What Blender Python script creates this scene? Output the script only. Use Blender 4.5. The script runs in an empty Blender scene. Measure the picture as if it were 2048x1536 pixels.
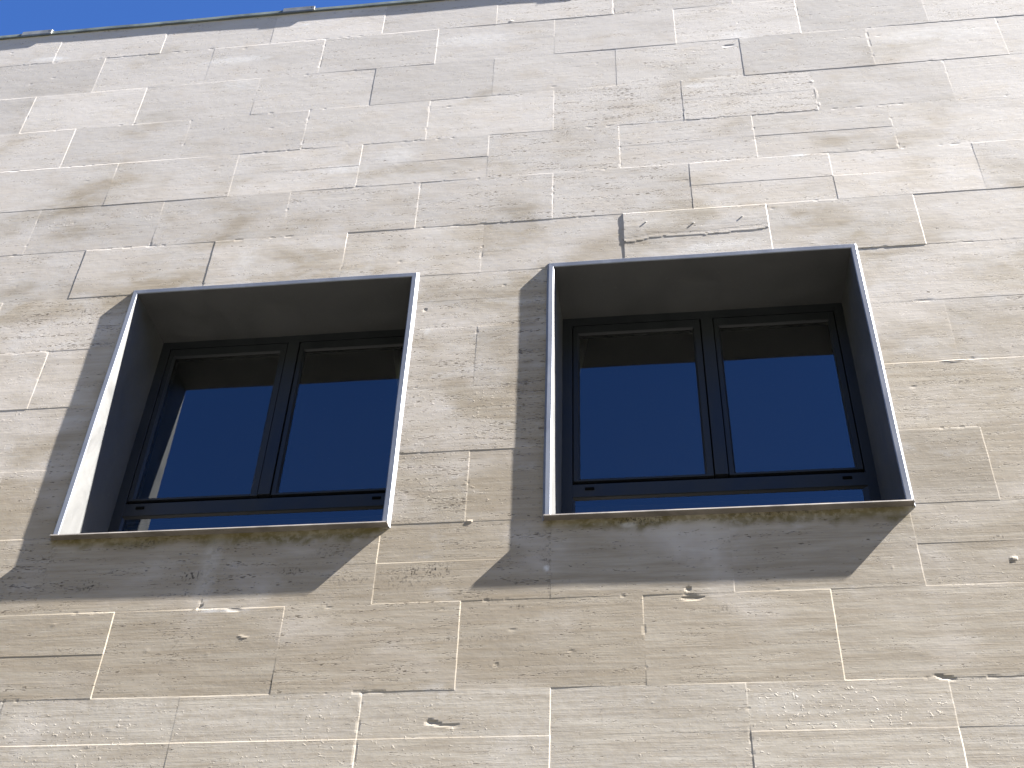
import bpy, bmesh, math, random
import numpy as np
from mathutils import Matrix, Vector

random.seed(5)
rng = np.random.default_rng(11)
scene = bpy.context.scene
C = scene.collection

# ------------------------------------------------------------------ camera
ZG = 3.90                        # height of the window sills above the pavement
cam_d = bpy.data.cameras.new("camera")
cam = bpy.data.objects.new("camera", cam_d)
C.objects.link(cam)
cam_d.sensor_width = 36.0
cam_d.lens = 42.35
cam_d.clip_start = 0.05
cam_d.clip_end = 2000.0
right = Vector((0.99243679, 0.11846474, 0.03217656))
down = Vector((-0.05266151, 0.64763252, -0.76013083))
fwd = Vector((-0.11088729, 0.75268734, 0.64897287))
M = Matrix((right, -down, -fwd)).transposed().to_4x4()
M.translation = Vector((2.1063, -3.3591, ZG - 2.2876))
cam.matrix_world = M
scene.camera = cam

# ------------------------------------------------------------------ sky, sun, exposure
sun_dir = Vector((8.33, -1.0, 8.85)).normalized()
SUN_EL = math.asin(sun_dir.z)
SUN_ROT = math.atan2(sun_dir.x, sun_dir.y)
world = bpy.data.worlds.new("World")
scene.world = world
world.use_nodes = True
nt = world.node_tree
bg = nt.nodes["Background"]
sky = nt.nodes.new("ShaderNodeTexSky")
sky.sky_type = 'NISHITA'
sky.sun_disc = False
sky.sun_elevation = SUN_EL
sky.sun_rotation = SUN_ROT
sky.altitude = 3000.0
sky.air_density = 0.5
sky.dust_density = 0.0
sky.ozone_density = 8.0
hs = nt.nodes.new("ShaderNodeVectorMath")             # the deep blue of very clear, dry air
hs.operation = 'MULTIPLY'
hs.inputs[1].default_value = (.72, .95, 1.18)
nt.links.new(sky.outputs[0], hs.inputs[0])
nt.links.new(hs.outputs[0], bg.inputs[0])
bg.inputs[1].default_value = 0.055

sun_d = bpy.data.lights.new("sun", 'SUN')
sun_d.energy = 5.0
sun_d.angle = math.radians(0.53)
sun_d.color = (1.0, 0.952, 0.888)
sun = bpy.data.objects.new("sun", sun_d)
C.objects.link(sun)
sun.rotation_euler = sun_dir.to_track_quat('Z', 'Y').to_euler()
sun.location = (6, -2, 12)

scene.view_settings.view_transform = 'Standard'
scene.view_settings.look = 'None'
scene.view_settings.gamma = 1.0
scene.view_settings.exposure = 3.19
scene.cycles.max_bounces = 10
scene.cycles.use_denoising = True

# ------------------------------------------------------------------ helpers
def new_mat(name):
    m = bpy.data.materials.new(name)
    m.use_nodes = True
    return m, m.node_tree, m.node_tree.nodes["Principled BSDF"]

def mesh_obj(name, bm, mat, parent=None, smooth=False):
    me = bpy.data.meshes.new(name)
    bm.normal_update()
    bm.to_mesh(me)
    bm.free()
    if smooth:
        for p in me.polygons:
            p.use_smooth = True
    me.materials.append(mat)
    o = bpy.data.objects.new(name, me)
    C.objects.link(o)
    if parent is not None:
        o.parent = parent
    return o

def add_box(bm, x0, x1, y0, y1, z0, z1, bev=0.0):
    r = bmesh.ops.create_cube(bm, size=1.0)
    vs = r['verts']
    for v in vs:
        v.co = Vector(((x0 + x1) / 2 + v.co.x * (x1 - x0), (y0 + y1) / 2 + v.co.y * (y1 - y0), (z0 + z1) / 2 + v.co.z * (z1 - z0)))
    if bev > 0:
        es = list({e for v in vs for e in v.link_edges})
        bmesh.ops.bevel(bm, geom=es, offset=bev, segments=2, affect='EDGES', profile=0.6)

def add_profile(bm, pts, x0, x1):
    """closed (y,z) profile extruded along x"""
    a = [bm.verts.new((x0, y, z)) for y, z in pts]
    b = [bm.verts.new((x1, y, z)) for y, z in pts]
    n = len(pts)
    for i in range(n):
        bm.faces.new((a[i], a[(i + 1) % n], b[(i + 1) % n], b[i]))
    bm.faces.new(list(reversed(a)))
    bm.faces.new(b)
    bmesh.ops.recalc_face_normals(bm, faces=bm.faces)

def ring(bm, rect_a, ya, rect_b, yb):
    """four quads joining two rectangles (x0,x1,z0,z1) at depths ya and yb"""
    def cs(r, y):
        return [(r[0], y, r[2]), (r[1], y, r[2]), (r[1], y, r[3]), (r[0], y, r[3])]
    A = [bm.verts.new(c) for c in cs(rect_a, ya)]
    B = [bm.verts.new(c) for c in cs(rect_b, yb)]
    for i in range(4):
        bm.faces.new((A[i], A[(i + 1) % 4], B[(i + 1) % 4], B[i]))

def vnoise(x, z, sx, sz, seed=0):
    """smooth value noise in 0..1"""
    r = np.random.default_rng(seed)
    N = 512
    T = r.random((N, N))
    u = x / sx + 100.3; v = z / sz + 57.7
    iu = np.floor(u).astype(int); iv = np.floor(v).astype(int)
    fu = u - iu; fv = v - iv
    fu = fu * fu * (3 - 2 * fu); fv = fv * fv * (3 - 2 * fv)
    a = T[iu % N, iv % N]; b = T[(iu + 1) % N, iv % N]; c = T[iu % N, (iv + 1) % N]; d = T[(iu + 1) % N, (iv + 1) % N]
    return (a * (1 - fu) + b * fu) * (1 - fv) + (c * (1 - fu) + d * fu) * fv

def sstep(a, b, x):
    t = np.clip((x - a) / (b - a), 0, 1)
    return t * t * (3 - 2 * t)

# ------------------------------------------------------------------ materials
def N(nt_, t, **kw):
    n = nt_.nodes.new(t)
    for k, v in kw.items():
        setattr(n, k, v)
    return n

def mapping(nt_, src, scale):
    mp = N(nt_, "ShaderNodeMapping")
    mp.inputs["Scale"].default_value = scale
    nt_.links.new(src, mp.inputs["Vector"])
    return mp.outputs[0]

def noise(nt_, vec, scale, detail=2.0, rough=0.5, dist=0.0):
    n = N(nt_, "ShaderNodeTexNoise")
    n.inputs["Scale"].default_value = scale
    n.inputs["Detail"].default_value = detail
    n.inputs["Roughness"].default_value = rough
    n.inputs["Distortion"].default_value = dist
    nt_.links.new(vec, n.inputs["Vector"])
    return n.outputs["Fac"]

def rng_map(nt_, val, a, b, c=0.0, d=1.0, smooth=True):
    m = N(nt_, "ShaderNodeMapRange")
    m.interpolation_type = 'SMOOTHSTEP' if smooth else 'LINEAR'
    nt_.links.new(val, m.inputs[0])
    m.inputs[1].default_value = a; m.inputs[2].default_value = b
    m.inputs[3].default_value = c; m.inputs[4].default_value = d
    return m.outputs[0]

def math_(nt_, op, a, b=None, clamp=False):
    m = N(nt_, "ShaderNodeMath", operation=op)
    m.use_clamp = clamp
    for i, v in enumerate((a, b)):
        if v is None:
            continue
        if isinstance(v, (int, float)):
            m.inputs[i].default_value = v
        else:
            nt_.links.new(v, m.inputs[i])
    return m.outputs[0]

def mixc(nt_, fac, a, b, blend='MIX'):
    m = N(nt_, "ShaderNodeMix", data_type='RGBA', blend_type=blend)
    for sock, v in ((m.inputs[0], fac), (m.inputs[6], a), (m.inputs[7], b)):
        if isinstance(v, (int, float)):
            sock.default_value = v
        elif isinstance(v, tuple):
            sock.default_value = (*v, 1.0)
        else:
            nt_.links.new(v, sock)
    return m.outputs[2]

def travertine():
    m, t, P = new_mat("travertine")
    tc = N(t, "ShaderNodeTexCoord")
    off = N(t, "ShaderNodeAttribute", attribute_name="slab_shift")
    var = N(t, "ShaderNodeAttribute", attribute_name="slab_tone")     # r tone, g warmth, b pit density
    sep = N(t, "ShaderNodeSeparateColor")
    t.links.new(var.outputs["Color"], sep.inputs[0])
    st = N(t, "ShaderNodeAttribute", attribute_name="stain_glint")          # r moss, g black dirt, b white
    sst = N(t, "ShaderNodeSeparateColor")
    t.links.new(st.outputs["Color"], sst.inputs[0])
    add = N(t, "ShaderNodeVectorMath", operation='ADD')
    t.links.new(tc.outputs["Object"], add.inputs[0])
    t.links.new(off.outputs["Vector"], add.inputs[1])
    v = add.outputs[0]
    obj = tc.outputs["Object"]
    vein = noise(t, mapping(t, v, (1.1, 1, 16)), 2.2, 5, 0.62, 0.15)
    vein2 = noise(t, mapping(t, v, (1.6, 1, 42)), 2.6, 4, 0.6, 0.1)
    fine = noise(t, mapping(t, v, (6, 1, 90)), 3.0, 4, 0.65)
    cloud = noise(t, mapping(t, obj, (1.0, 1, 1.7)), 1.9, 4, 0.55, 0.3)
    cloud2 = noise(t, mapping(t, obj, (1.0, 1, 2.0)), 5.5, 4, 0.6, 0.4)
    # base stone colour
    col = mixc(t, rng_map(t, vein, .3, .72), (0.219, 0.189, 0.148), (0.317, 0.291, 0.248))
    col = mixc(t, math_(t, 'MULTIPLY', rng_map(t, vein2, .46, .72), .58), col, (0.200, 0.165, 0.120))
    col = mixc(t, math_(t, 'MULTIPLY', rng_map(t, fine, .5, .75), .36), col, (0.361, 0.342, 0.305))
    col = mixc(t, math_(t, 'MULTIPLY', sep.outputs[1], .5), col, (0.278, 0.230, 0.166))
    # bleached patches; colour also lightened towards the roof edge to stand for camera flare
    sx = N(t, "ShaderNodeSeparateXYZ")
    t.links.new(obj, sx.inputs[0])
    flare_hgt = rng_map(t, sx.outputs[2], 3.2, 6.6, -.14, .215, False)
    bl = math_(t, 'ADD', cloud, flare_hgt)
    bloom_flare = rng_map(t, bl, .40, .68)
    col = mixc(t, math_(t, 'MULTIPLY', bloom_flare, .78), col, (.43, .402, .376))
    bl2 = rng_map(t, math_(t, 'ADD', cloud2, flare_hgt), .50, .72)
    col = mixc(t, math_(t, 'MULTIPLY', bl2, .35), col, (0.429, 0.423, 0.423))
    dirt = rng_map(t, noise(t, mapping(t, obj, (1.0, 1, 3.6)), 2.4, 6, .68, .3), .47, .76)
    col = mixc(t, math_(t, 'MULTIPLY', dirt, .24), col, (0.200, 0.168, 0.123))
    tone = rng_map(t, sep.outputs[0], 0, 1, .85, 1.15, False)
    tn = N(t, "ShaderNodeVectorMath", operation='SCALE')
    t.links.new(col, tn.inputs[0]); t.links.new(tone, tn.inputs[3])
    col = tn.outputs[0]
    # pits: short horizontal holes gathered in bands
    pitn = noise(t, mapping(t, v, (16, 1, 95)), 3.0, 3, 0.55, 0.2)
    band = noise(t, mapping(t, v, (1.7, 1, 15)), 3.0, 2, 0.5)
    pthr = math_(t, 'ADD', math_(t, 'MULTIPLY', rng_map(t, band, .42, .68), .13), math_(t, 'MULTIPLY', sep.outputs[2], .10))
    pv = math_(t, 'ADD', pitn, pthr)
    pit = rng_map(t, pv, .712, .755)
    col = mixc(t, math_(t, 'MULTIPLY', pit, .8), col, (.07, .055, .04))
    # second, rounder kind of pit
    p2n = noise(t, mapping(t, v, (28, 1, 60)), 3.0, 2, 0.5)
    pit2 = rng_map(t, math_(t, 'ADD', p2n, math_(t, 'MULTIPLY', sep.outputs[2], .10)), .73, .78)
    col = mixc(t, math_(t, 'MULTIPLY', pit2, .5), col, (.09, .075, .055))
    # stains and pale marks
    grit = rng_map(t, noise(t, mapping(t, obj, (1, 1, .7)), 95, 3, .6), .50, .62)
    gritw = rng_map(t, noise(t, mapping(t, obj, (1, 1, 1)), 40, 3, .6), .35, .6)
    col = mixc(t, math_(t, 'MULTIPLY', sst.outputs[0], rng_map(t, gritw, 0, 1, .55, .95)), col, (.095, .075, .022))
    col = mixc(t, math_(t, 'MULTIPLY', sst.outputs[1], grit), col, (.025, .021, .018))
    col = mixc(t, math_(t, 'MULTIPLY', sst.outputs[2], rng_map(t, gritw, 0, 1, .6, 1)), col, (.56, .56, .56))
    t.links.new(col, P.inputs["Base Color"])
    P.inputs["Roughness"].default_value = .78
    P.inputs["Specular IOR Level"].default_value = .25
    # relief
    h = math_(t, 'MULTIPLY', vein2, .00036)
    h = math_(t, 'ADD', h, math_(t, 'MULTIPLY', fine, .00024))
    h = math_(t, 'ADD', h, math_(t, 'MULTIPLY', noise(t, mapping(t, obj, (1, 1, 1.4)), 26, 4, .6), .00045))
    h = math_(t, 'ADD', h, math_(t, 'MULTIPLY', noise(t, mapping(t, obj, (1, 1, 1.2)), 150, 3, .6), .00010))
    h = math_(t, 'SUBTRACT', h, math_(t, 'MULTIPLY', pit, .0009))
    h = math_(t, 'SUBTRACT', h, math_(t, 'MULTIPLY', pit2, .0010))
    b = N(t, "ShaderNodeBump")
    b.inputs["Strength"].default_value = 1.0
    b.inputs["Distance"].default_value = 1.0
    bn_ = noise(t, mapping(t, obj, (1.0, 1, 1.25)), 58, 3, .55, .3)
    h = math_(t, 'ADD', h, math_(t, 'MULTIPLY', math_(t, 'MULTIPLY', rng_map(t, math_(t, 'ADD', bn_, math_(t, 'MULTIPLY', st.outputs["Alpha"], .06)), .645, .735), st.outputs["Alpha"]), .00065))
    t.links.new(h, b.inputs["Height"])
    t.links.new(b.outputs[0], P.inputs["Normal"])
    return m

def metal_paint(name, col, rough, metallic=0.0, var=.25, bump=.00006, coat=0.0, spec=.5):
    m, t, P = new_mat(name)
    tc = N(t, "ShaderNodeTexCoord")
    n1 = noise(t, mapping(t, tc.outputs["Object"], (1, 1, .6)), 6, 5, .65, .6)
    n2 = noise(t, mapping(t, tc.outputs["Object"], (1, 1, 1)), 60, 4, .6)
    dark = tuple(c * (1 - var) for c in col); light = tuple(min(1, c * (1 + var)) for c in col)
    c = mixc(t, rng_map(t, n1, .3, .7), dark, light)
    c = mixc(t, math_(t, 'MULTIPLY', rng_map(t, n2, .6, .75), .25), c, tuple(min(1, x * 1.5 + .01) for x in col))
    t.links.new(c, P.inputs["Base Color"])
    t.links.new(rng_map(t, n1, .3, .7, rough - .06, rough + .1), P.inputs["Roughness"])
    P.inputs["Metallic"].default_value = metallic
    P.inputs["Coat Weight"].default_value = coat
    P.inputs["Specular IOR Level"].default_value = spec
    b = N(t, "ShaderNodeBump")
    b.inputs["Distance"].default_value = 1.0
    t.links.new(math_(t, 'MULTIPLY', n1, bump * 8), b.inputs["Height"])
    b.inputs["Strength"].default_value = .6
    t.links.new(b.outputs[0], P.inputs["Normal"])
    return m

def glass_mat():
    m = bpy.data.materials.new("window_glass")
    m.use_nodes = True
    t = m.node_tree
    t.nodes.clear()
    out = N(t, "ShaderNodeOutputMaterial")
    gl = N(t, "ShaderNodeBsdfGlossy")
    gl.inputs["Roughness"].default_value = 0.0
    gl.inputs["Color"].default_value = (.93, .97, 1.0, 1)
    tr = N(t, "ShaderNodeBsdfTransparent")
    tr.inputs["Color"].default_value = (.84, .90, .86, 1)
    fr = N(t, "ShaderNodeFresnel")
    fr.inputs["IOR"].default_value = 1.62
    k = math_(t, 'MULTIPLY', fr.outputs[0], 1.8, True)
    tc = N(t, "ShaderNodeTexCoord")
    wv = noise(t, tc.outputs["Object"], 2.0, 2, .5)
    b = N(t, "ShaderNodeBump")
    b.inputs["Distance"].default_value = 1.0
    b.inputs["Strength"].default_value = 1.0
    t.links.new(math_(t, 'MULTIPLY', wv, .00004), b.inputs["Height"])
    t.links.new(b.outputs[0], gl.inputs["Normal"])
    mx = N(t, "ShaderNodeMixShader")
    t.links.new(k, mx.inputs[0]); t.links.new(tr.outputs[0], mx.inputs[1]); t.links.new(gl.outputs[0], mx.inputs[2])
    t.links.new(mx.outputs[0], out.inputs[0])
    return m

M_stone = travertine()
M_sur = metal_paint("grey_sheet_metal", (.142, .144, .144), .56, .8, .02, .000004)
M_rim = metal_paint("grey_metal_edge", (.155, .17, .205), .45, .2, .12, .00002)  # faded sheet edges, with the blue of reflected sky put into the colour
M_frame = metal_paint("anthracite_frame", (.011, .013, .017), .42, 0.0, .15, .000004, 0.0, .35)
M_black = metal_paint("black_gasket", (.003, .003, .003), .9, 0.0, .2, .00001, 0.0, .05)
M_coping = metal_paint("weathered_zinc", (.10, .118, .11), .5, .2, .35, .00008)
M_cover = metal_paint("zinc_joint_cover", (.17, .18, .175), .42, .45, .25, .00008)
M_sill = metal_paint("sill_metal", (.17, .155, .14), .42, .2, .25, .00002)
M_glass = glass_mat()
M_room = metal_paint("interior_plaster", (.22, .205, .18), .9, 0, .02, .000005)
M_curt = metal_paint("curtain_cloth", (.62, .62, .56), .9, 0, .04, .00002)
M_spot = metal_paint("pale_filler", (.45, .44, .42), .8, 0, .2, .0001)
M_render = metal_paint("plain_render", (.42, .39, .34), .85, 0, .12, .0002)

def pavement_mat():
    m, t, P = new_mat("pavement")
    tc = N(t, "ShaderNodeTexCoord")
    br = N(t, "ShaderNodeTexBrick")
    t.links.new(mapping(t, tc.outputs["Object"], (1, 1, 1)), br.inputs["Vector"])
    br.inputs["Color1"].default_value = (.048, .045, .04, 1)
    br.inputs["Color2"].default_value = (.058, .054, .048, 1)
    br.inputs["Mortar"].default_value = (.03, .028, .025, 1)
    br.inputs["Scale"].default_value = 1.6
    br.inputs["Mortar Size"].default_value = .01
    n = noise(t, tc.outputs["Object"], 3, 5, .6)
    c = mixc(t, rng_map(t, n, .35, .7, 0, .4), br.outputs[0], (.04, .037, .032))
    t.links.new(c, P.inputs["Base Color"])
    P.inputs["Roughness"].default_value = .85
    return m

# ------------------------------------------------------------------ ground
bm = bmesh.new()
S = 600
vs = [bm.verts.new(p) for p in ((-S, -S, 0), (S, -S, 0), (S, S, 0), (-S, S, 0))]
bm.faces.new(vs)
g = mesh_obj("pavement", bm, pavement_mat())
g["kind"] = "structure"

# slope added behind the camera, unseen: blocks pale horizon sky to deepen wall shadows
def blocker_mat():
    m, t, P = new_mat("sky_blocker_green")
    tc = N(t, "ShaderNodeTexCoord")
    n = noise(t, tc.outputs["Object"], .35, 8, .7)
    t.links.new(mixc(t, rng_map(t, n, .35, .65), (.035, .045, .018), (.085, .085, .035)), P.inputs["Base Color"])
    P.inputs["Roughness"].default_value = .95
    return m
nxh, nyh = 120, 30
hx, hy = np.meshgrid(np.linspace(-90, 90, nxh), np.linspace(0, 1, nyh))
hz = 19 * sstep(0, 1, hy) * (.92 + .16 * vnoise(hx, hy, 7, .3, 301)) + (vnoise(hx, hy, 1.7, .05, 302) - .5) * 1.6 * sstep(0, .3, hy)
hyy = -14 - 16 * hy - 30 * np.maximum(0, hy - .8) + (vnoise(hx, hy, 9, .5, 303) - .5) * 2
bm = bmesh.new()
gv = [[bm.verts.new((hx[j, i], hyy[j, i], max(hz[j, i], -.02 if j else -.3))) for i in range(nxh)] for j in range(nyh)]
for j in range(nyh - 1):
    for i in range(nxh - 1):
        bm.faces.new((gv[j][i], gv[j + 1][i], gv[j + 1][i + 1], gv[j][i + 1]))
h_ = mesh_obj("sky_blocker", bm, blocker_mat())
h_["kind"] = "structure"

# ------------------------------------------------------------------ building root
bld = bpy.data.objects.new("stone_building", None)
C.objects.link(bld)
bld.location = (1.5, 0, 0)
bld["label"] = "pale travertine clad building with two projecting metal framed windows"
bld["category"] = "building"
OX = 1.5

def child(o, parent=bld):
    """keep world placement while parenting"""
    o.parent = parent
    base = Vector((0, 0, 0))
    p = parent
    while p is not None:
        base += p.location
        p = p.parent
    o.location = o.location - base
    return o

# ------------------------------------------------------------------ stone wall
PITCH = 0.5838
BND = [3.262, 2.985, 2.69, 2.395, 2.10, 1.802, 1.507, 1.213, .913, .611, .308, .004, -.303, -.613]
z_ = -.613
while z_ > -ZG:
    z_ -= .306
    BND.append(max(z_, -ZG))
NR = len(BND) - 1
K0, K1 = -14, 16
def dxr(r): return .0015 * max(0, r - 5) * 1.4 - .001 * max(0, 4 - r)
def jx(r, k):
    return (k + (.5 if r % 2 == 0 else 0)) * PITCH + dxr(min(r, 14))
GAP = .0019
XA, XB = jx(0, K0) + .1, jx(0, K1) - .1

# step data, in millimetres: vertical joints (left side proud +), at the top and the foot of the joint
VJ = {0: {-2: (1.2, .8), -1: (1, 1), 0: (0, -.8), 1: (1.2, 1), 2: (1, .3), 3: (1, .8), 4: (.8, .6)},
      1: {-1: (1, .6), 0: (-.6, -.3), 1: (1, .3), 2: (1.2, 1), 3: (.6, -.5), 4: (1, .8), 5: (1, 1), 6: (.4, .3)},
      2: {-2: (1.2, 1), -1: (1, .7), 0: (.5, -.7), 1: (-1, -1.1), 2: (-.3, -.2), 3: (-.4, -.8), 4: (-1, -1.1), 5: (.3, .4), 6: (.6, .4)},
      3: {-1: (1, .6), 0: (.5, 0), 1: (.7, .2), 2: (.9, .6), 3: (.8, .3), 4: (-.8, -1.1), 5: (-.3, .9), 6: (.5, .1)},
      4: {-1: (.9, -.9), 0: (.5, .3), 1: (1, .8), 2: (.8, -.8), 3: (.8, .6), 4: (.9, .4), 5: (-.2, .7)},
      5: {-1: (.3, .2), 0: (.7, -1), 1: (.3, -.5), 2: (1, .9), 3: (.7, .4), 4: (-.8, -1.1), 5: (1, -.8), 6: (-.7, -.2)},
      6: {-1: (-1.1, -1), 0: (-1.3, -1.3), 1: (1.1, -.4), 2: (.2, .4), 4: (1.4, 1.2), 5: (1.2, 1)},
      7: {-1: (.8, .5)},
      8: {-1: (1, .6), 2: (-.8, -.1), 5: (.1, 0)},
      10: {2: (.6, .6), 5: (.8, .3)},
      11: {0: (-.25, .2), 1: (.3, .3), 2: (1, .8), 3: (-.3, -.4), 4: (.3, .4), 5: (.5, .4)},
      12: {0: (1.8, 1.4), 1: (.9, -.9), 2: (1.2, .9), 3: (1.0, -.6), 4: (1.2, 1)},
      13: {0: (-.3, -.3), 1: (-.2, -.8), 2: (1, 1.1), 3: (1.2, 1.2), 4: (.5, -1), 5: (.4, 1.5)}}
# horizontal joints: boundary index -> (x0, x1, mm) with the upper slab proud +
HJ = {1: [(.6, 1.15, -.7), (.05, .3, -.5), (2.05, 2.3, .3), (2.6, 2.9, -.2)],
      2: [(1.05, 1.25, .6), (2.05, 2.6, .8), (3.5, 4.2, 1.1), (-.8, -.3, -.2), (.35, .55, -.2)],
      3: [(.88, 1.0, .3), (1.1, 1.5, .7), (2.05, 2.33, -.6), (2.65, 3.4, 1.3), (3.5, 4.2, .6), (-.5, 0, -.3), (2.4, 2.6, -.3)],
      4: [(.45, .85, .6), (1.0, 1.17, .2), (1.2, 1.75, .3), (2.35, 2.9, 1.0), (1.8, 2.2, .2), (3.0, 3.4, .1)],
      5: [(-.4, .28, 1.1), (.33, .58, -.6), (.9, 1.44, .9), (1.48, 1.74, -.9), (2.05, 2.33, -.9), (2.4, 2.8, -.3), (2.93, 3.2, .7), (3.3, 3.6, -.3)],
      6: [(0.02, .58, .4), (-.27, 0, -.5), (.9, 1.74, 1.4), (.62, .86, -.5), (1.78, 2.02, .9), (2.66, 2.9, -.9), (3.05, 3.6, 1.1)],
      7: [(-.27, 0, 1.0), (2.96, 3.2, 2.0), (1.25, 1.45, .2), (1.47, 1.72, .6), (3.25, 3.6, .2)],
      8: [(-.28, 0, .6), (1.22, 1.46, -.6), (2.97, 3.3, .3), (1.5, 1.7, .1)],
      9: [(-.6, -.3, 1.2), (-.27, 0, 1.0), (1.22, 1.7, .2), (2.97, 3.6, -.7)],
      10: [(1.22, 1.46, .8), (2.97, 3.6, -.3), (-.4, 0, -.3)],
      11: [(1.22, 1.7, .7), (2.97, 3.2, .6), (3.25, 3.6, -.2)],
      12: [(-.1, .28, -.5), (.33, .87, -.9), (1.2, 1.46, -.8), (1.5, 1.74, .9), (1.8, 2.05, .2), (2.37, 2.62, -.6), (2.95, 3.3, -.5)],
      13: [(.33, .87, -.7), (.9, 1.15, .3), (1.22, 1.46, .35), (1.5, 2.0, .3), (2.2, 2.62, -.5), (2.7, 2.9, -.3)]}
# lines across the middle of a slab
MJ = {13: [(-.5, 1.17, -.8), (1.22, 1.75, -.5), (1.8, 2.3, .1), (2.4, 2.9, -.35), (2.97, 3.4, .4)],
      12: [(-.3, .28, .7)], 11: [(1.22, 1.7, -.6), (1.03, 1.17, .4), (2.97, 3.4, .4)],
      10: [(1.22, 1.46, .3)], 7: [(1.22, 1.5, .2)],
      5: [(2.36, 2.9, .45), (2.95, 3.4, -.25)],
      4: [(2.65, 3.2, .55), (2.08, 2.6, .2), (1.05, 1.44, .5), (.6, .86, .4)],
      3: [(2.36, 2.9, .25)], 2: [(1.2, 1.95, .12)], 1: [(1.3, 1.73, .12)], 8: [(3.0, 3.2, .1)]}

idx = {}
def sid(r, k, half):                   # slab index between joint k and k+1
    return idx.setdefault((r, k, half), len(idx))
NV, KV0, KV1 = 15, -4, 9                # the courses and columns whose steps are read off the joints
for r in range(NV):
    for k in range(KV0, KV1):
        sid(r, k, 0); sid(r, k, 1)
nV = len(idx)
for r in range(NR):
    for k in range(K0, K1):
        sid(r, k, 0); sid(r, k, 1)
nS = len(idx)
rowsA, rhs = [], []
def slab_c(r, k):
    return (jx(r, k) + jx(r, k + 1)) / 2, (BND[r] + BND[r + 1]) / 2
def plane_row(r, k, half, x, z, w):
    i = sid(r, k, half); cx, cz = slab_c(r, k)
    return [(3 * i, w), (3 * i + 1, w * (x - cx) / .3), (3 * i + 2, w * (z - cz) / .15)]
def eq(a, b, val, w):
    d = {}
    for j, c_ in a: d[j] = d.get(j, 0) + c_
    for j, c_ in b: d[j] = d.get(j, 0) - c_
    rowsA.append(d); rhs.append(val * w)
def kat(r, x):
    return int(math.floor((x - jx(r, 0)) / PITCH))
for r in range(NV):
    zt, zb = BND[r], BND[r + 1]; zm = (zt + zb) / 2
    for k in range(KV0, KV1):
        for half in (0, 1):
            i = sid(r, k, half)
            sd = 1.0
            rowsA.append({3 * i: .12}); rhs.append(.12 * rng.normal() * .35)
            rowsA.append({3 * i + 1: .5}); rhs.append(.5 * rng.normal() * .08)
            rowsA.append({3 * i + 2: .5}); rhs.append(.5 * rng.normal() * .06)
        xa, xb = jx(r, k) + .03, jx(r, k + 1) - .03
        mids = MJ.get(r, [])
        for x in (xa, (xa + xb) / 2, xb):
            val, w = 0.0, 4.0
            for a, b, v_ in mids:
                if a - .03 <= x <= b + .03: val, w = v_, 2.5
            eq(plane_row(r, k, 0, x, zm, w), plane_row(r, k, 1, x, zm, w), val, w)
        # vertical joint at k (between slab k-1 and k)
        if k > KV0:
            d = VJ.get(r, {}).get(k)
            x = jx(r, k)
            if d is not None:
                fs_ = .72 if r < 6 else .9
                d = (d[0] * fs_, d[1] * fs_)
                eq(plane_row(r, k - 1, 0, x, zt, 2), plane_row(r, k, 0, x, zt, 2), d[0], 2)
                eq(plane_row(r, k - 1, 1, x, zb, 2), plane_row(r, k, 1, x, zb, 2), d[1], 2)
            elif not (r == 6 and k == 3):
                vv = rng.normal() * .3 if (r > 13 or k < -3 or k > 7) else rng.normal() * .1
                eq(plane_row(r, k - 1, 0, x, zt, .5), plane_row(r, k, 0, x, zt, .5), vv, .5)
                eq(plane_row(r, k - 1, 1, x, zb, .5), plane_row(r, k, 1, x, zb, .5), vv, .5)
for b, lst in HJ.items():
    for a0, a1, v_ in lst:
        n = max(2, int((a1 - a0) / .14) + 1)
        for x in np.linspace(a0, a1, n):
            w = 1.3
            vq = v_ * (.75 if b < 7 else .88)
            eq(plane_row(b - 1, kat(b - 1, x), 1, x, BND[b], w), plane_row(b, kat(b, x), 0, x, BND[b], w), vq, w)
A = np.zeros((len(rowsA), 3 * nV))
for i, d in enumerate(rowsA):
    for j, c_ in d.items(): A[i, j] = c_
rhs = np.array(rhs)
AtA = A.T @ A + 1e-6 * np.eye(3 * nV)
sol = np.zeros((nS, 3))
sol[:nV] = np.linalg.solve(AtA, A.T @ rhs).reshape(-1, 3)
rest = np.repeat(rng.normal(size=((nS - nV) // 2, 3)) * (.5, .1, .08), 2, 0)
sol[nV:] = rest

# grid lines
xl = set()
def lines(lo, hi, joints, step_fn):
    out = []
    js = sorted(joints)
    pts = [lo] + [j for j in js if lo < j < hi] + [hi]
    keep = []
    for j in js:
        if lo < j - GAP and j + GAP < hi:
            keep += [j - GAP, j + GAP]
    keep = sorted(set([lo, hi] + keep))
    res = [keep[0]]
    for a, b in zip(keep[:-1], keep[1:]):
        L = b - a
        if L > 2.5 * GAP:
            n = max(1, int(round(L / step_fn((a + b) / 2))))
            for q in range(1, n): res.append(a + L * q / n)
        res.append(b)
    return np.array(res)
WIN = [dict(x0=.004, w=1.2, h=1.222), dict(x0=1.7437, w=1.2, h=1.2254)]
OPEN = []
for wd in WIN:
    OPEN.append((wd['x0'] + .004, wd['x0'] + wd['w'] - .004, -.004, wd['h'] - .006))
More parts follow.
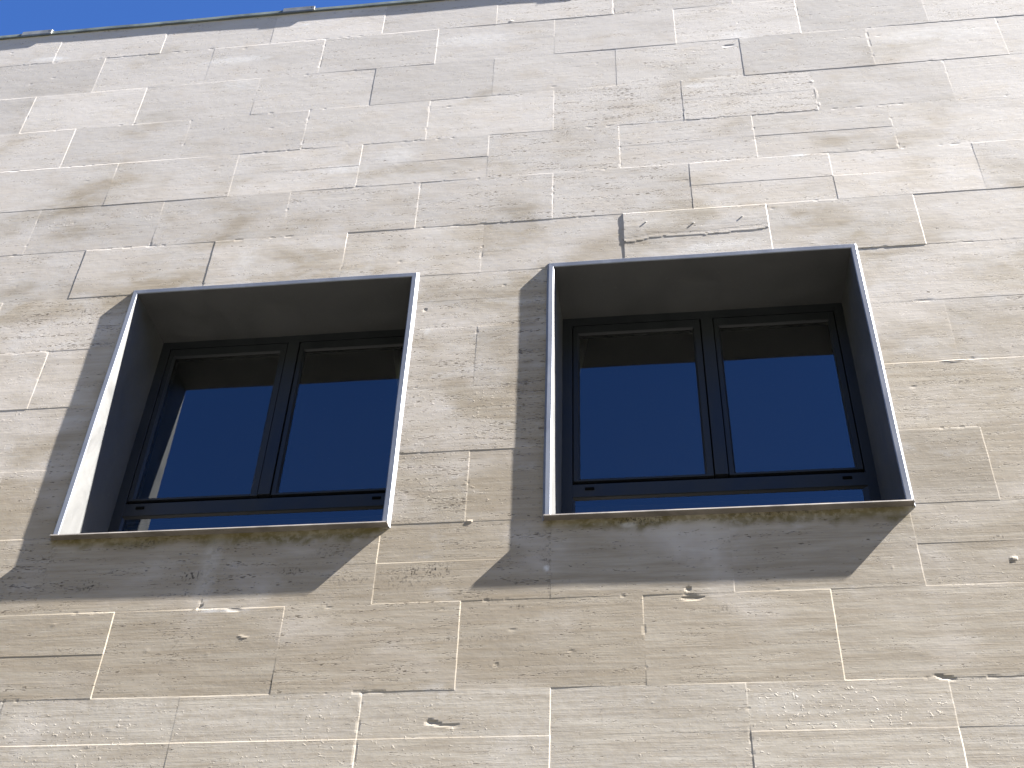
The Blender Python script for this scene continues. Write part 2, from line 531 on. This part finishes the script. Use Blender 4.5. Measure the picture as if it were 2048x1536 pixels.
# joints of both parities; small row drift is applied afterwards by moving the vertices
baseA = [(k + .5) * PITCH for k in range(K0, K1 + 1)]
baseB = [k * PITCH for k in range(K0, K1 + 1)]
stepx = lambda c_: .0062 if -1.5 < c_ < 4.15 else .06
stepz = lambda c_: .0062 if c_ > -1.05 else .06
XL = lines(XA, XB, baseA + baseB, stepx)
zj = []
for i in range(NR):
    if i > 0: zj.append(BND[i])
    if i <= 13: zj.append((BND[i] + BND[i + 1]) / 2)
ZL = lines(-ZG, BND[0] + .02, zj, stepz)
nx, nz = len(XL), len(ZL)
GX, GZ = np.meshgrid(XL, ZL)            # rows: z
row = np.zeros(nz, int)
bn = np.array(BND[1:-1])
for i, z in enumerate(ZL):
    row[i] = int(np.sum(z < bn))
mid = np.array([(BND[r] + BND[r + 1]) / 2 for r in range(NR)])
half = (ZL < mid[row]).astype(int)
lut = np.full((NR, K1 - K0 + 2, 2), 0, int)
for (r, k, h_), i in idx.items(): lut[r, k - K0, h_] = i
ROW = np.repeat(row[:, None], nx, 1)
HALF = np.repeat(half[:, None], nx, 1)
par = np.where(ROW % 2 == 0, .5, 0.0)
KK = np.clip(np.floor(GX / PITCH - par).astype(int), K0, K1 - 1)
SID = lut[ROW, KK - K0, HALF]
drift = np.array([dxr(min(r, 14)) for r in range(NR)])[ROW]
# drift only near this row's own joints and fade inside the slab so the grid stays regular
PX = GX + drift
CX = (KK + .5 + par) * PITCH + drift
CZ = mid[ROW]
P_ = sol[SID]
H = P_[..., 0] + P_[..., 1] * (PX - CX) / .3 + P_[..., 2] * (GZ - CZ) / .15     # mm

# the loose sliver on the slab above the right hand window: it stands proud down to a torn lower edge
dam = (ROW == 6) & (KK == 3)
k3l, k3r = jx(6, 3), jx(6, 4)
edge = np.interp(PX, [2.03, 2.055, 2.09, 2.16, 2.212, 2.30, 2.352, 2.431, 2.47, 2.55, 2.635], [1.352, 1.331, 1.334, 1.347, 1.352, 1.344, 1.347, 1.346, 1.352, 1.356, 1.364]) + (vnoise(PX, GZ * 0, .018, 1, 3) - .5) * .006
lift = np.interp(PX, [2.03, 2.10, 2.25, 2.45, 2.55, 2.63], [.95, 1.3, 1.0, 1.1, 1.5, 1.4])
H = np.where(dam & (GZ > edge), H + lift * np.clip((1.53 - GZ) / .1, .2, 1) , H)
H = np.where(dam & (GZ > edge + .012) & (GZ < edge + .026), H - .25, H)

# slow undulation, saw marks and fine waviness of the stone faces
H += (vnoise(PX, GZ, .21, .11, 21) - .5) * .5
H += (vnoise(PX, GZ, .06, .03, 22) - .5) * .14
H += (vnoise(PX, GZ, .035, .009, 23) - .5) * .05

# chipped edges along joints
zd = np.min(np.abs(GZ[..., None] - np.array(BND)[None, None, :]), axis=2)
xd = np.abs(((GX / PITCH - par + .5) % 1.0) - .5) * PITCH
ch = sstep(.70, .86, vnoise(PX, GZ, .022, .02, 31)) * (vnoise(PX, GZ, .35, .2, 32) > .5)
H -= ch * (np.exp(-(zd / .004) ** 2) + np.exp(-(xd / .004) ** 2)) * .7

def dent(cx, cz, rx, rz, depth, ang=0., sharp=1.0, seed=0):
    global H
    ca, sa = math.cos(ang), math.sin(ang)
    u = ((PX - cx) * ca + (GZ - cz) * sa) / rx
    w = (-(PX - cx) * sa + (GZ - cz) * ca) / rz
    d = np.sqrt(u * u + w * w) + (vnoise(PX, GZ, .02, .016, 40 + seed) - .5) * .2
    H -= depth * sstep(1.15, .55, d)
dent(1.420, -.719, .026, .008, 1.6, -.30, seed=1)
dent(1.465, -.728, .034, .006, 1.2, -.05, seed=20)
dent(1.405, -.716, .016, .010, 1.5, seed=2)
dent(2.215, -.318, .040, .008, 2.2, 0, seed=3)
dent(2.203, -.286, .010, .010, 2.5, .6, seed=4)
dent(2.572, 2.640, .030, .009, 1.8, .1, seed=5)
dent(2.93, -.613, .034, .007, 2.2, -.2, seed=6)
dent(.60, -.292, .013, .005, 2.0, .9, seed=7)
dent(.72, -.308, .03, .006, 1.4, 0, seed=8)
dent(3.213, -.217, .012, .010, -1.6, 0, seed=9)
dent(1.53, 3.0, .012, .008, -1.3, 0, seed=10)
dent(1.251, 1.019, .009, .009, 1.6, 0, seed=11)
dent(.767, -.41, .02, .005, -1.0, -.2, seed=12)
dent(1.485, .003, .012, .006, -1.8, 0, seed=13)
dent(2.915, 2.31, .008, .010, -.8, 0, seed=14)
dent(2.922, 2.22, .006, .05, -.6, 0, seed=15)
dent(2.925, 2.14, .008, .014, -.8, 0, seed=16)
dent(3.19, .607, .05, .005, -1.0, 0, seed=17)
# rough, hammered patch at lower right and little blisters on a few slabs
blis = np.zeros_like(H)
def rough_patch(x0, x1, z0, z1, amp, dens, seed):
    global blis
    m_ = sstep(x0 - .03, x0 + .03, PX) * sstep(x1 + .03, x1 - .03, PX) * sstep(z0 - .02, z0 + .02, GZ) * sstep(z1 + .02, z1 - .02, GZ)
    blis = np.maximum(blis, m_ * min(1, amp * 1.5) * (.3 + .7 * sstep(.35, .6, vnoise(PX, GZ, .09, .06, seed + 1))))
rough_patch(2.37, 2.55, -.75, -.62, .9, .60, 50)
rough_patch(2.37, 2.93, -.77, -.62, .6, .72, 52)
rough_patch(.03, .60, -.90, -.62, .6, .80, 54)
rough_patch(-.56, -.02, 1.66, 1.79, .6, .78, 56)
rough_patch(.40, 1.75, -.96, -.62, .45, .82, 58)
rough_patch(2.0, 4.1, -.96, -.62, .35, .82, 60)
rough_patch(1.22, 1.72, .02, .60, .55, .76, 62)
rough_patch(2.04, 2.60, 2.42, 2.66, .45, .80, 64)
rough_patch(2.36, 2.90, 2.12, 2.38, .5, .78, 66)
rough_patch(-.5, -.02, .02, 1.1, .4, .82, 68)
rough_patch(3.0, 3.9, -.30, .3, .25, .84, 70)
# random small blisters and holes everywhere
for _ in range(120):
    cx, cz = rng.uniform(-1.3, 4.0), rng.uniform(-1.0, 3.2)
    if any(a - .02 < cx < b + .02 and c_ - .02 < cz < d_ + .02 for a, b, c_, d_ in OPEN): continue
    ix0, ix1 = np.searchsorted(XL, [cx - .05, cx + .05]); iz0, iz1 = np.searchsorted(ZL, [cz - .04, cz + .04])
    sl = (slice(iz0, iz1), slice(ix0, ix1))
    rx, rz = rng.uniform(.006, .016), rng.uniform(.004, .008)
    dd = np.sqrt(((PX[sl] - cx) / rx) ** 2 + ((GZ[sl] - cz) / rz) ** 2)
    H[sl] += (rng.uniform(.2, .5) if rng.random() < .4 else -rng.uniform(.3, .8)) * sstep(1.3, .2, dd)

# slightly wavering joint lines
wob = (vnoise(PX, GZ, .5, .03, 80) - .5) * .0016
wobz = (vnoise(PX, GZ, .03, .5, 81) - .5) * .0016
jm = (xd < .0025)
PXF = PX + wob * np.exp(-(xd / .01) ** 2)
GZF = GZ + wobz * np.exp(-(zd / .01) ** 2)
for a, b, c_, d_ in OPEN:
    pass
YF = -H / 1000.0
verts = np.stack([PXF - OX, YF, GZF + ZG], -1).reshape(-1, 3)
ii = np.arange(nz * nx).reshape(nz, nx)
F = np.stack([ii[:-1, :-1], ii[:-1, 1:], ii[1:, 1:], ii[1:, :-1]], -1).reshape(-1, 4)
fcx = (PX[:-1, :-1] + PX[1:, 1:]) / 2; fcz = (GZ[:-1, :-1] + GZ[1:, 1:]) / 2
keep = np.ones(fcx.shape, bool)
for a, b, c_, d_ in OPEN:
    keep &= ~((fcx > a + .004) & (fcx < b - .004) & (fcz > c_ + .004) & (fcz < d_ - .004))
F = F[keep.reshape(-1)]
me = bpy.data.meshes.new("wall")
me.vertices.add(len(verts)); me.vertices.foreach_set("co", verts.astype(np.float32).ravel())
me.loops.add(F.size); me.loops.foreach_set("vertex_index", F.astype(np.int32).ravel())
me.polygons.add(len(F)); me.polygons.foreach_set("loop_start", np.arange(0, F.size, 4, dtype=np.int32))
me.update(calc_edges=True)
me.polygons.foreach_set("use_smooth", np.zeros(len(F), bool))
# per face: which slab
fs = SID[:-1, :-1].reshape(-1)[keep.reshape(-1)]
whole = fs // 2                                     # both halves of a slab share one piece of stone
rs = np.random.default_rng(7)
shift = rs.uniform(-40, 40, (nS // 2 + 1, 3)); shift[:, 1] = 0
tonev = np.clip(rs.normal(.5, .17, (nS // 2 + 1, 3)), 0, 1)
tonev[:, 2] = rs.random(nS // 2 + 1) ** 2 * .8
for r in range(0, 7):
    for k in range(-5, 2):
        tonev[sid(r, k, 0) // 2, 2] *= .3
def tset(r, k, tone=None, warm=None, pit=None):
    i = sid(r, k, 0) // 2
    if tone is not None: tonev[i, 0] = tone
    if warm is not None: tonev[i, 1] = warm
    if pit is not None: tonev[i, 2] = pit
tset(3, 3, .5, .5, .9); tset(3, 4, .55, .4, .9); tset(2, 3, .6, .4, .5); tset(5, 2, .3, .3, .5); tset(5, 3, .35, .2, .6)
tset(5, 1, .25, .6, .3); tset(5, 0, .25, .6, .2); tset(5, -1, .2, .5, .1); tset(6, 3, .45, .0, .3); tset(6, 1, .55, .5, .3)
tset(4, 2, .4, .4, .7); tset(4, 3, .5, .4, .5); tset(12, 1, .5, .5, .5); tset(12, 2, .38, .6, .3); tset(12, 0, .48, .5, .3); tset(12, -1, .5, .5, .2)
tset(12, 3, .6, .35, .1); tset(12, 4, .6, .3, .1); tset(12, 5, .6, .3, .1); tset(11, 1, .3, .6, .25); tset(11, 2, .3, .7, .4); tset(11, 0, .35, .6, .2); tset(11, 3, .4, .3, .05); tset(11, 4, .4, .3, .05)
tset(13, -1, .8, .2, .05); tset(13, 0, .75, .2, .05); tset(13, 1, .8, .2, .05); tset(13, 2, .85, .2, .05); tset(13, 3, .85, .15, .05); tset(13, 4, 1.0, .0, .05); tset(13, 5, .9, .05, .05)
tset(9, 2, .35, .5, .7); tset(10, 1, .4, .4, .9); tset(8, 1, .4, .6, .7); tset(7, 2, .4, .5, .5)
a = me.attributes.new("slab_shift", 'FLOAT_VECTOR', 'FACE'); a.data.foreach_set("vector", shift[whole].astype(np.float32).ravel())
c4 = np.concatenate([tonev[whole], np.ones((len(whole), 1))], 1)
a = me.attributes.new("slab_tone", 'FLOAT_COLOR', 'FACE'); a.data.foreach_set("color", c4.astype(np.float32).ravel())
# per vertex: stains and pale marks
moss = np.zeros_like(H); dirt = np.zeros_like(H); white = np.zeros_like(H)
for wd in WIN:
    x0 = wd['x0']; x1 = x0 + wd['w']
    dep = .026 + .045 * vnoise(PX, GZ * 0, .10, 1, 90) + .03 * vnoise(PX, GZ * 0, .03, 1, 91) - .02 * vnoise(PX, GZ * 0, .4, 1, 92)
    inx = sstep(x0 - .012, x0 + .01, PX) * sstep(x1 + .0, x1 - .04, PX)
    moss = np.maximum(moss, inx * sstep(-dep - .006, -dep + .03, GZ) * (GZ < .01) * (.55 + .45 * vnoise(PX, GZ, .05, .02, 93)))
    # faint run below the sill ends
    for xe in (x0 + .01,):
        dirt = np.maximum(dirt, .35 * np.exp(-((PX - xe) / .012) ** 2) * sstep(-.30, -.02, GZ) * (GZ < 0))
for cx, cz, rx, rz, s_ in ((.187, -.196, .035, .022, .9), (.544, -.17, .045, .022, .9), (.894, -.168, .05, .015, .7), (.999, -.098, .035, .02, .4),
                           (1.305, -.194, .03, .03, .95), (1.385, -.184, .055, .028, 1.0), (1.28, -.22, .09, .04, .45), (1.747, -.147, .018, .02, .9),
                           (1.10, -.21, .08, .02, .5), (.54, -.24, .02, .02, .6), (1.567, -.305, .010, .022, .7), (1.656, -.33, .03, .008, .8),
                           (-.197, 1.133, .010, .028, .8), (-.197, 1.08, .006, .03, .45), (2.30, -.36, .05, .02, .4), (1.95, -.61, .12, .007, .5),
                           (1.76, -.17, .006, .16, .5), (1.46, -.44, .25, .01, .35), (.55, -.45, .02, .05, .3), (1.61, -.40, .003, .05, .5),
                           (1.60, -.52, .003, .04, .4), (1.67, -.55, .003, .06, .4), (1.70, -.66, .003, .03, .5), (1.92, -.70, .003, .05, .5),
                           (3.0, -.62, .05, .006, .7), (3.05, -.30, .02, .006, .6), (3.18, -.135, .03, .010, .7), (2.05, -.015, .10, .02, .8),
                           (2.5, -.012, .2, .012, .6), (.35, -.03, .06, .02, .5), (1.215, .55, .02, .25, .25)):
    d = np.sqrt(((PX - cx) / rx) ** 2 + ((GZ - cz) / rz) ** 2)
    dirt = np.maximum(dirt, s_ * sstep(1.5, .2, d))
for cx, cz, rx, rz, s_ in ((.60, -.14, .035, .17, .2), (2.797, 1.80, .035, .012, .8), (2.2, 2.105, .05, .004, .9), (.455, 3.135, .028, .006, 1.0),  # pale marks; the small one under the coping is painted sun glint
                           (2.41, 2.35, .06, .02, .5), (.13, 2.87, .16, .03, .45), (.8, 1.93, .10, .03, .5), (1.05, 2.0, .09, .05, .35), (.2, 2.65, .1, .05, .3),
                           (-.9, 3.02, .10, .02, .7), (2.62, 2.72, .08, .05, .4), (1.35, 2.87, .2, .05, .35), (.45, 1.41, .05, .07, .25), (2.45, 1.28, .18, .03, .35),
                           (.66, -.31, .09, .006, .6), (1.27, .90, .012, .02, .4), (2.02, -.035, .03, .01, .5), (3.5, 2.6, .3, .06, .3), (1.75, -.19, .008, .012, .8),
                           (2.45, -.68, .12, .05, .22), (2.75, -.65, .12, .05, .12), (3.4, -.45, .12, .05, .3), (3.0, 1.2, .1, .01, .3)):
    d = np.sqrt(((PX - cx) / rx) ** 2 + ((GZ - cz) / rz) ** 2)
    white = np.maximum(white, s_ * sstep(1.4, .3, d + (vnoise(PX, GZ, .02, .02, 95) - .5) * .5))
white = np.maximum(white, .20 * sstep(-.606, -.618, GZ) * (.35 + .65 * vnoise(PX, GZ, .25, .08, 97)))
st = np.stack([moss, dirt, white, blis], -1).reshape(-1, 4)
a = me.attributes.new("stain_glint", 'FLOAT_COLOR', 'POINT'); a.data.foreach_set("color", st.astype(np.float32).ravel())
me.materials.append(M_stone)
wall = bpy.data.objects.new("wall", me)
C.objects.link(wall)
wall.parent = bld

# side walls, rear wall, roof, inner shell: the rest of the block
bx0, bx1 = XA, XB
def part_box(name, mat, x0, x1, y0, y1, z0, z1, bev=0.0):
    bm = bmesh.new()
    add_box(bm, x0 - OX, x1 - OX, y0, y1, z0 + ZG, z1 + ZG, bev)
    o = mesh_obj(name, bm, mat, bld)
    return o
part_box("side_wall", M_render, bx0 + .002, bx0 + .30, .012, 9, -ZG, 3.27)
part_box("side_wall", M_render, bx1 - .30, bx1 - .002, .012, 9, -ZG, 3.27)
part_box("rear_wall", M_render, bx0 + .303, bx1 - .303, 8.7, 8.998, -ZG, 3.27)
part_box("roof", M_render, bx0 + .303, bx1 - .303, .05, 8.697, 3.0, 3.26)
part_box("floor_slab", M_room, bx0 + .303, bx1 - .303, .05, 8.697, -1.15, -.9)
part_box("inner_ceiling", M_room, bx0 + .303, bx1 - .303, .36, 8.697, 1.72, 1.9)
part_box("partition_wall", M_room, -1.2, 4.4, 4.2, 4.35, -.897, 1.717)
part_box("partition_wall", M_room, 1.42, 1.52, .36, 4.197, -.897, 1.717)
part_box("partition_wall", M_room, -1.3, -1.203, .36, 4.35, -.897, 1.717)
part_box("partition_wall", M_room, 4.403, 4.5, .36, 4.35, -.897, 1.717)
# inner leaf of the front wall, with the two window openings left free
bm = bmesh.new()
Y0, Y1 = .020, .345
zs0, zs1 = -.03, 1.235
for (xa, xb, za, zb) in ((bx0 + .303, bx1 - .303, zs1, 2.99), (bx0 + .303, bx1 - .303, -ZG, zs0),
                         (bx0 + .303, -.02, zs0 + .001, zs1 - .001), (1.225, 1.72, zs0 + .001, zs1 - .001), (2.965, bx1 - .303, zs0 + .001, zs1 - .001)):
    add_box(bm, xa - OX, xb - OX, Y0, Y1, za + ZG, zb + ZG)
mesh_obj("inner_leaf", bm, M_room, bld)

# ------------------------------------------------------------------ coping along the roof edge
JC = [-.965 + 1.447 * k for k in range(-5, 7)]
def cop_p(x):
    for a, b in zip(JC[:-1], JC[1:]):
        if a <= x < b:
            t_ = (x - a) / (b - a)
            return .0050 + .0028 * t_ + .0004 * math.sin(t_ * 9 + a * 7)
    return .006
bm = bmesh.new()
for a, b in zip(JC[:-1], JC[1:]):
    a_, b_ = max(a, bx0), min(b, bx1)
    if b_ <= a_: continue
    n = 48
    prev = None
    for q in range(n + 1):
        x = a_ + (b_ - a_) * q / n
        p_ = cop_p(min(x, b_ - 1e-4))
        zb = 3.245 + .0009 * math.sin(x * 5.1) + .0006 * math.sin(x * 17)
        prof = [(.02, zb + .003), (-p_ + .0, zb - .002), (-p_ - .004, zb - .001), (-p_ - .0045, zb + .004), (-p_ - .001, zb + .010), (-p_ + .0005, zb + .031), (-p_ + .010, zb + .038), (.30, zb + .03), (.30, zb + .003)]
        cur = [bm.verts.new((x - OX, y, z + ZG)) for y, z in prof]
        if prev:
            for i in range(len(prof)):
                bm.faces.new((prev[i], prev[(i + 1) % len(prof)], cur[(i + 1) % len(prof)], cur[i]))
        else:
            bm.faces.new(cur)
        prev = cur
    bm.faces.new(list(reversed(prev)))
bmesh.ops.recalc_face_normals(bm, faces=bm.faces)
coping = mesh_obj("coping", bm, M_coping, bld)
for j in JC:
    if not (bx0 + .3 < j < bx1 - .1): continue
    bm = bmesh.new()
    p_ = cop_p(j - .02) + .0006
    pr = [(-p_ - .003, 3.243), (-p_ - .0055, 3.252), (-p_ - .0035, 3.286), (-p_ + .012, 3.297), (.10, 3.289), (.10, 3.285), (-p_ + .012, 3.293), (-p_ + .0005, 3.283), (-p_ + .0005, 3.246)]
    add_profile(bm, [(y, z + ZG) for y, z in pr], j - .165 - OX, j - OX)
    # folded end standing out at the right side
    add_box(bm, j - .012 - OX, j + .004 - OX, -p_ - .0052, -p_ + .002, 3.250 + ZG, 3.283 + ZG, .0015)
    mesh_obj("joint_cover", bm, M_cover, coping)

# three little pegs left in the loose slab
for x, z in ((2.1385, 1.4445), (2.331, 1.4205), (2.528, 1.4385)):
    bm = bmesh.new()
    bmesh.ops.create_cone(bm, cap_ends=True, segments=14, radius1=.0042, radius2=.0034, depth=.012,
                          matrix=Matrix.Translation((x - OX, -.0006, z + ZG)) @ Matrix.Rotation(math.pi / 2, 4, 'X'))
    mesh_obj("peg", bm, M_spot, bld)

# ------------------------------------------------------------------ windows
D = .288
P1 = .0142
P2 = .0288
def build_window(x0, W, H_, spots):
    base = Vector((x0, 0, ZG))
    def fin(name, bm, mat, parent, smooth=False):
        return mesh_obj(name, bm, mat, parent, smooth)
    # fixed outer frame (this mesh is the window part itself)
    bm = bmesh.new()
    fx0, fx1, fz1 = .029, W - .030, H_ - .026
    add_box(bm, fx0 - .01, .0685, D, D + .065, -.02, fz1 + .012, .0012)
    add_box(bm, 1.1335, fx1 + .012, D, D + .065, -.02, fz1 + .012, .0012)
    add_box(bm, .0680, 1.1340, D + .0004, D + .065, 1.159, fz1 + .012, .0012)
    add_box(bm, .0680, 1.1340, D + .0004, D + .065, .289, .346, .0012)
    add_box(bm, .0680, 1.1340, D + .0004, D + .065, -.02, .028, .0012)
    # rebate behind the moving leaves
    add_box(bm, .060, 1.142, D + .040, D + .064, .335, .372)
    add_box(bm, .060, 1.142, D + .040, D + .064, 1.140, 1.170)
    add_box(bm, .060, .085, D + .040, D + .0638, .3, 1.17)
    add_box(bm, 1.117, 1.142, D + .040, D + .0638, .3, 1.17)
    win = fin("window", bm, M_frame, bld)
    win.location = base - bld.location
    # surround: sheet metal box lining the opening and folded round onto the stone
    bm = bmesh.new()
    lip = .0185
    o0 = (-.0115, W + .0112, -.010, H_ + .0112)
    o1 = (0, W, -.004, H_)
    i1 = (lip, W - lip, -.004, H_ - .0195)
    i1b = (lip + .0015, W - lip - .0015, -.003, H_ - .021)
    i2 = (.029, W - .030, -.003, H_ - .026)
    def u_ring(ra, ya, rb, yb, n=1):
        """left, top and right sides only (the sill closes the foot)"""
        def pts(r_, y): return [(r_[0], y, r_[2]), (r_[0], y, r_[3]), (r_[1], y, r_[3]), (r_[1], y, r_[2])]
        A_, B_ = pts(ra, ya), pts(rb, yb)
        for q in range(3):
            a0, a1, b0, b1 = map(Vector, (A_[q], A_[q + 1], B_[q], B_[q + 1]))
            m_ = 24
            for s in range(m_):
                t0, t1 = s / m_, (s + 1) / m_
                bm.faces.new([bm.verts.new(p) for p in (a0.lerp(a1, t0), a0.lerp(a1, t1), b0.lerp(b1, t1), b0.lerp(b1, t0))])
    o_mid = (-.0020, W + .0020, -.004, H_ + .0020)
    bm2 = bm
    bm = bmesh.new()
    u_ring(o0, .004, o_mid, -P1 + .0020)
    u_ring(o_mid, -P1 + .0020, (.0005, W - .0005, -.004, H_ - .0005), -P1)
    u_ring((.0005, W - .0005, -.004, H_ - .0005), -P1, (lip - .0015, W - lip + .0015, -.004, H_ - .018), -P1 + .0004)
    u_ring((lip - .0015, W - lip + .0015, -.004, H_ - .018), -P1 + .0004, i1b, -P1 + .003)
    rim_bm, bm = bm, bm2
    u_ring(i1b, -P1 + .003, i2, D + .02)
    for b_ in (rim_bm,):
        bmesh.ops.remove_doubles(b_, verts=b_.verts, dist=.0002)
        bmesh.ops.recalc_face_normals(b_, faces=b_.faces)
        for v in b_.verts:
            v.co.z += .0008 * math.sin(v.co.x * 9 + x0 * 3) if v.co.z > H_ - .05 else 0
            v.co.x += .0006 * math.sin(v.co.z * 8 + x0 * 5)
    fin("rim", rim_bm, M_rim, win)
    bmesh.ops.remove_doubles(bm, verts=bm.verts, dist=.0002)
    bmesh.ops.recalc_face_normals(bm, faces=bm.faces)
    # dents: the thin sheet is not perfectly flat
    for v in bm.verts:
        v.co.z += .0008 * math.sin(v.co.x * 9 + x0 * 3) if v.co.z > H_ - .05 else 0
        v.co.x += .0006 * math.sin(v.co.z * 8 + x0 * 5)
    sur = fin("surround", bm, M_sur, win)
    # sill
    bm = bmesh.new()
    prof = [(D + .01, .012), (.05, .004), (-P2 + .004, .0024), (-P2 + .0013, .0016), (-P2 - .0002, -.0034), (-P2 + .0004, -.0042), (-P2 + .004, -.0050), (.02, -.0052), (D + .01, -.004)]
    add_profile(bm, prof, .0015, W - .0015)
    fin("sill", bm, M_sill, win)
    # end caps of the sill
    for xa, xb in ((-.004, .0012), (W - .0012, W + .004)):
        bm = bmesh.new()
        add_box(bm, xa, xb, -P2 + .0008, .002, -.0060, .0026, .0008)
        fin("sill_end", bm, M_sill, win)
    # moving leaves
    def sash(xa, xb, gx0, gx1, za=.3605, zb=1.1540, gz0=.374, gz1=1.108, proud=.0, extra=None):
        bm = bmesh.new()
        y0, y1 = D - proud, D + .038
        add_box(bm, xa, gx0 - .007, y0, y1, za, zb, .0012)
        add_box(bm, gx1 + .007, xb, y0, y1, za, zb, .0012)
        add_box(bm, gx0 - .0072, gx1 + .0072, y0 + .0004, y1, gz1 + .007, zb, .0012)
        add_box(bm, gx0 - .0072, gx1 + .0072, y0 + .0004, y1, za, gz0 - .004, .0012)
        if extra:
            add_box(bm, *extra, .0015)
        s = fin("sash", bm, M_frame, win)
        # glazing bead sloping back to the glass
        bm = bmesh.new()
        ring(bm, (gx0 - .0068, gx1 + .0068, gz0 - .0038, gz1 + .0068), y0 + .0035, (gx0, gx1, gz0, gz1), D + .0115)
        bmesh.ops.recalc_face_normals(bm, faces=bm.faces)
        return s, bm
    panes = []
    for args, ex in (((.0725, .5915, .098, .560), None), ((.6480, 1.1290, .672, 1.102), (.5962, .6440, D - .007, D + .03, .3605, 1.1540))):
        s, b = sash(*args, extra=ex)
        fin("glazing_bead", b, M_frame, win)
        panes.append((args[2], args[3], .374, 1.108))
    # black seal under the leaves
    bm = bmesh.new()
    add_box(bm, .069, 1.133, D + .022, D + .0395, .3462, .3600)
    add_box(bm, .0688, .0722, D + .012, D + .0395, .3605, 1.157)
    add_box(bm, 1.1293, 1.1333, D + .012, D + .0395, .3605, 1.157)
    add_box(bm, .0725, 1.1290, D + .012, D + .0395, 1.1543, 1.1588)
    add_box(bm, .5917, .5960, D + .012, D + .0395, .3607, 1.1538)
    add_box(bm, .6443, .6478, D + .012, D + .0395, .3607, 1.1538)
    fin("seal", bm, M_black, win)
    # lower fixed light
    bm = bmesh.new()
    ring(bm, (.0690, 1.1330, .0285, .2885), D + .0035, (.078, 1.113, .036, .280), D + .0115)
    bmesh.ops.recalc_face_normals(bm, faces=bm.faces)
    fin("glazing_bead", bm, M_frame, win)
    panes.append((.078, 1.113, .036, .280))
    for (a_, b_, c_, d_) in panes:
        bm = bmesh.new()
        for y in (D + .0120,):
            e_ = .004
            f = bm.faces.new([bm.verts.new(p) for p in ((a_ - e_, y, c_ - e_), (b_ + e_, y, c_ - e_), (b_ + e_, y, d_ + e_), (a_ - e_, y, d_ + e_))])
        fin("pane", bm, M_glass, win)
        # spacer between the two sheets of glass
        bm = bmesh.new()
        ring(bm, (a_ - .001, b_ + .001, c_ - .001, d_ + .001), D + .0125, (a_ - .001, b_ + .001, c_ - .001, d_ + .001), D + .0295)
        fin("spacer", bm, M_black, win)
    # drainage caps in the transom
    for cx in (.133, 1.066):
        bm = bmesh.new()
        add_box(bm, cx - .017, cx + .017, D - .0035, D + .003, .3195, .3300, .0014)
        fin("drain_cap", bm, M_black, win)
    for sx_, sy_, rr in spots:
        bm = bmesh.new()
        bmesh.ops.create_uvsphere(bm, u_segments=18, v_segments=8, radius=1.0)
        for v in bm.verts:
            k_ = 1 + .25 * math.sin(7 * math.atan2(v.co.y, v.co.x) + sx_ * 9)
            v.co = Vector((sx_ + v.co.x * rr * k_, sy_ + v.co.y * rr * .55 * k_, H_ - .0245 + .0008 + v.co.z * .0012))
        fin("filler_spot", bm, M_spot, win, True)
    return win

w1 = build_window(WIN[0]['x0'], 1.2, WIN[0]['h'], ((.395, .225, .017), (.045, .262, .008)))
w2 = build_window(WIN[1]['x0'], 1.2, WIN[1]['h'], ((1.135, .262, .006),))

# ------------------------------------------------------------------ curtains drawn aside behind the glass
def curtain(x_edge, sgn, z0, z1, label, wt, wb):
    bm = bmesh.new()
    n, m_ = 60, 24
    vv = []
    for j in range(m_ + 1):
        t_ = j / m_
        z = z1 + (z0 - z1) * t_
        w = max(.01, wt + (wb - wt) * t_)
        rowv = []
        for i in range(n + 1):
            s = i / n
            rowv.append(bm.verts.new((sgn * s * w, .02 * math.sin(s * 26 + t_ * .8) * (1 - .3 * t_), z)))
        vv.append(rowv)
    for j in range(m_):
        for i in range(n):
            bm.faces.new((vv[j][i], vv[j][i + 1], vv[j + 1][i + 1], vv[j + 1][i]))
    r_ = bmesh.ops.solidify(bm, geom=bm.faces[:], thickness=.0012)
    o = mesh_obj("curtain", bm, M_curt, None, True)
    o.location = (x_edge, .50, ZG)
    o["label"] = label; o["category"] = "curtain"
    return o
curtain(1.31, -1, .1, 1.36, "pale curtain drawn aside behind the glass of the left window", .33, .09)
curtain(1.66, 1, .1, 1.36, "pale curtain drawn aside behind the glass of the right window", .215, .0)
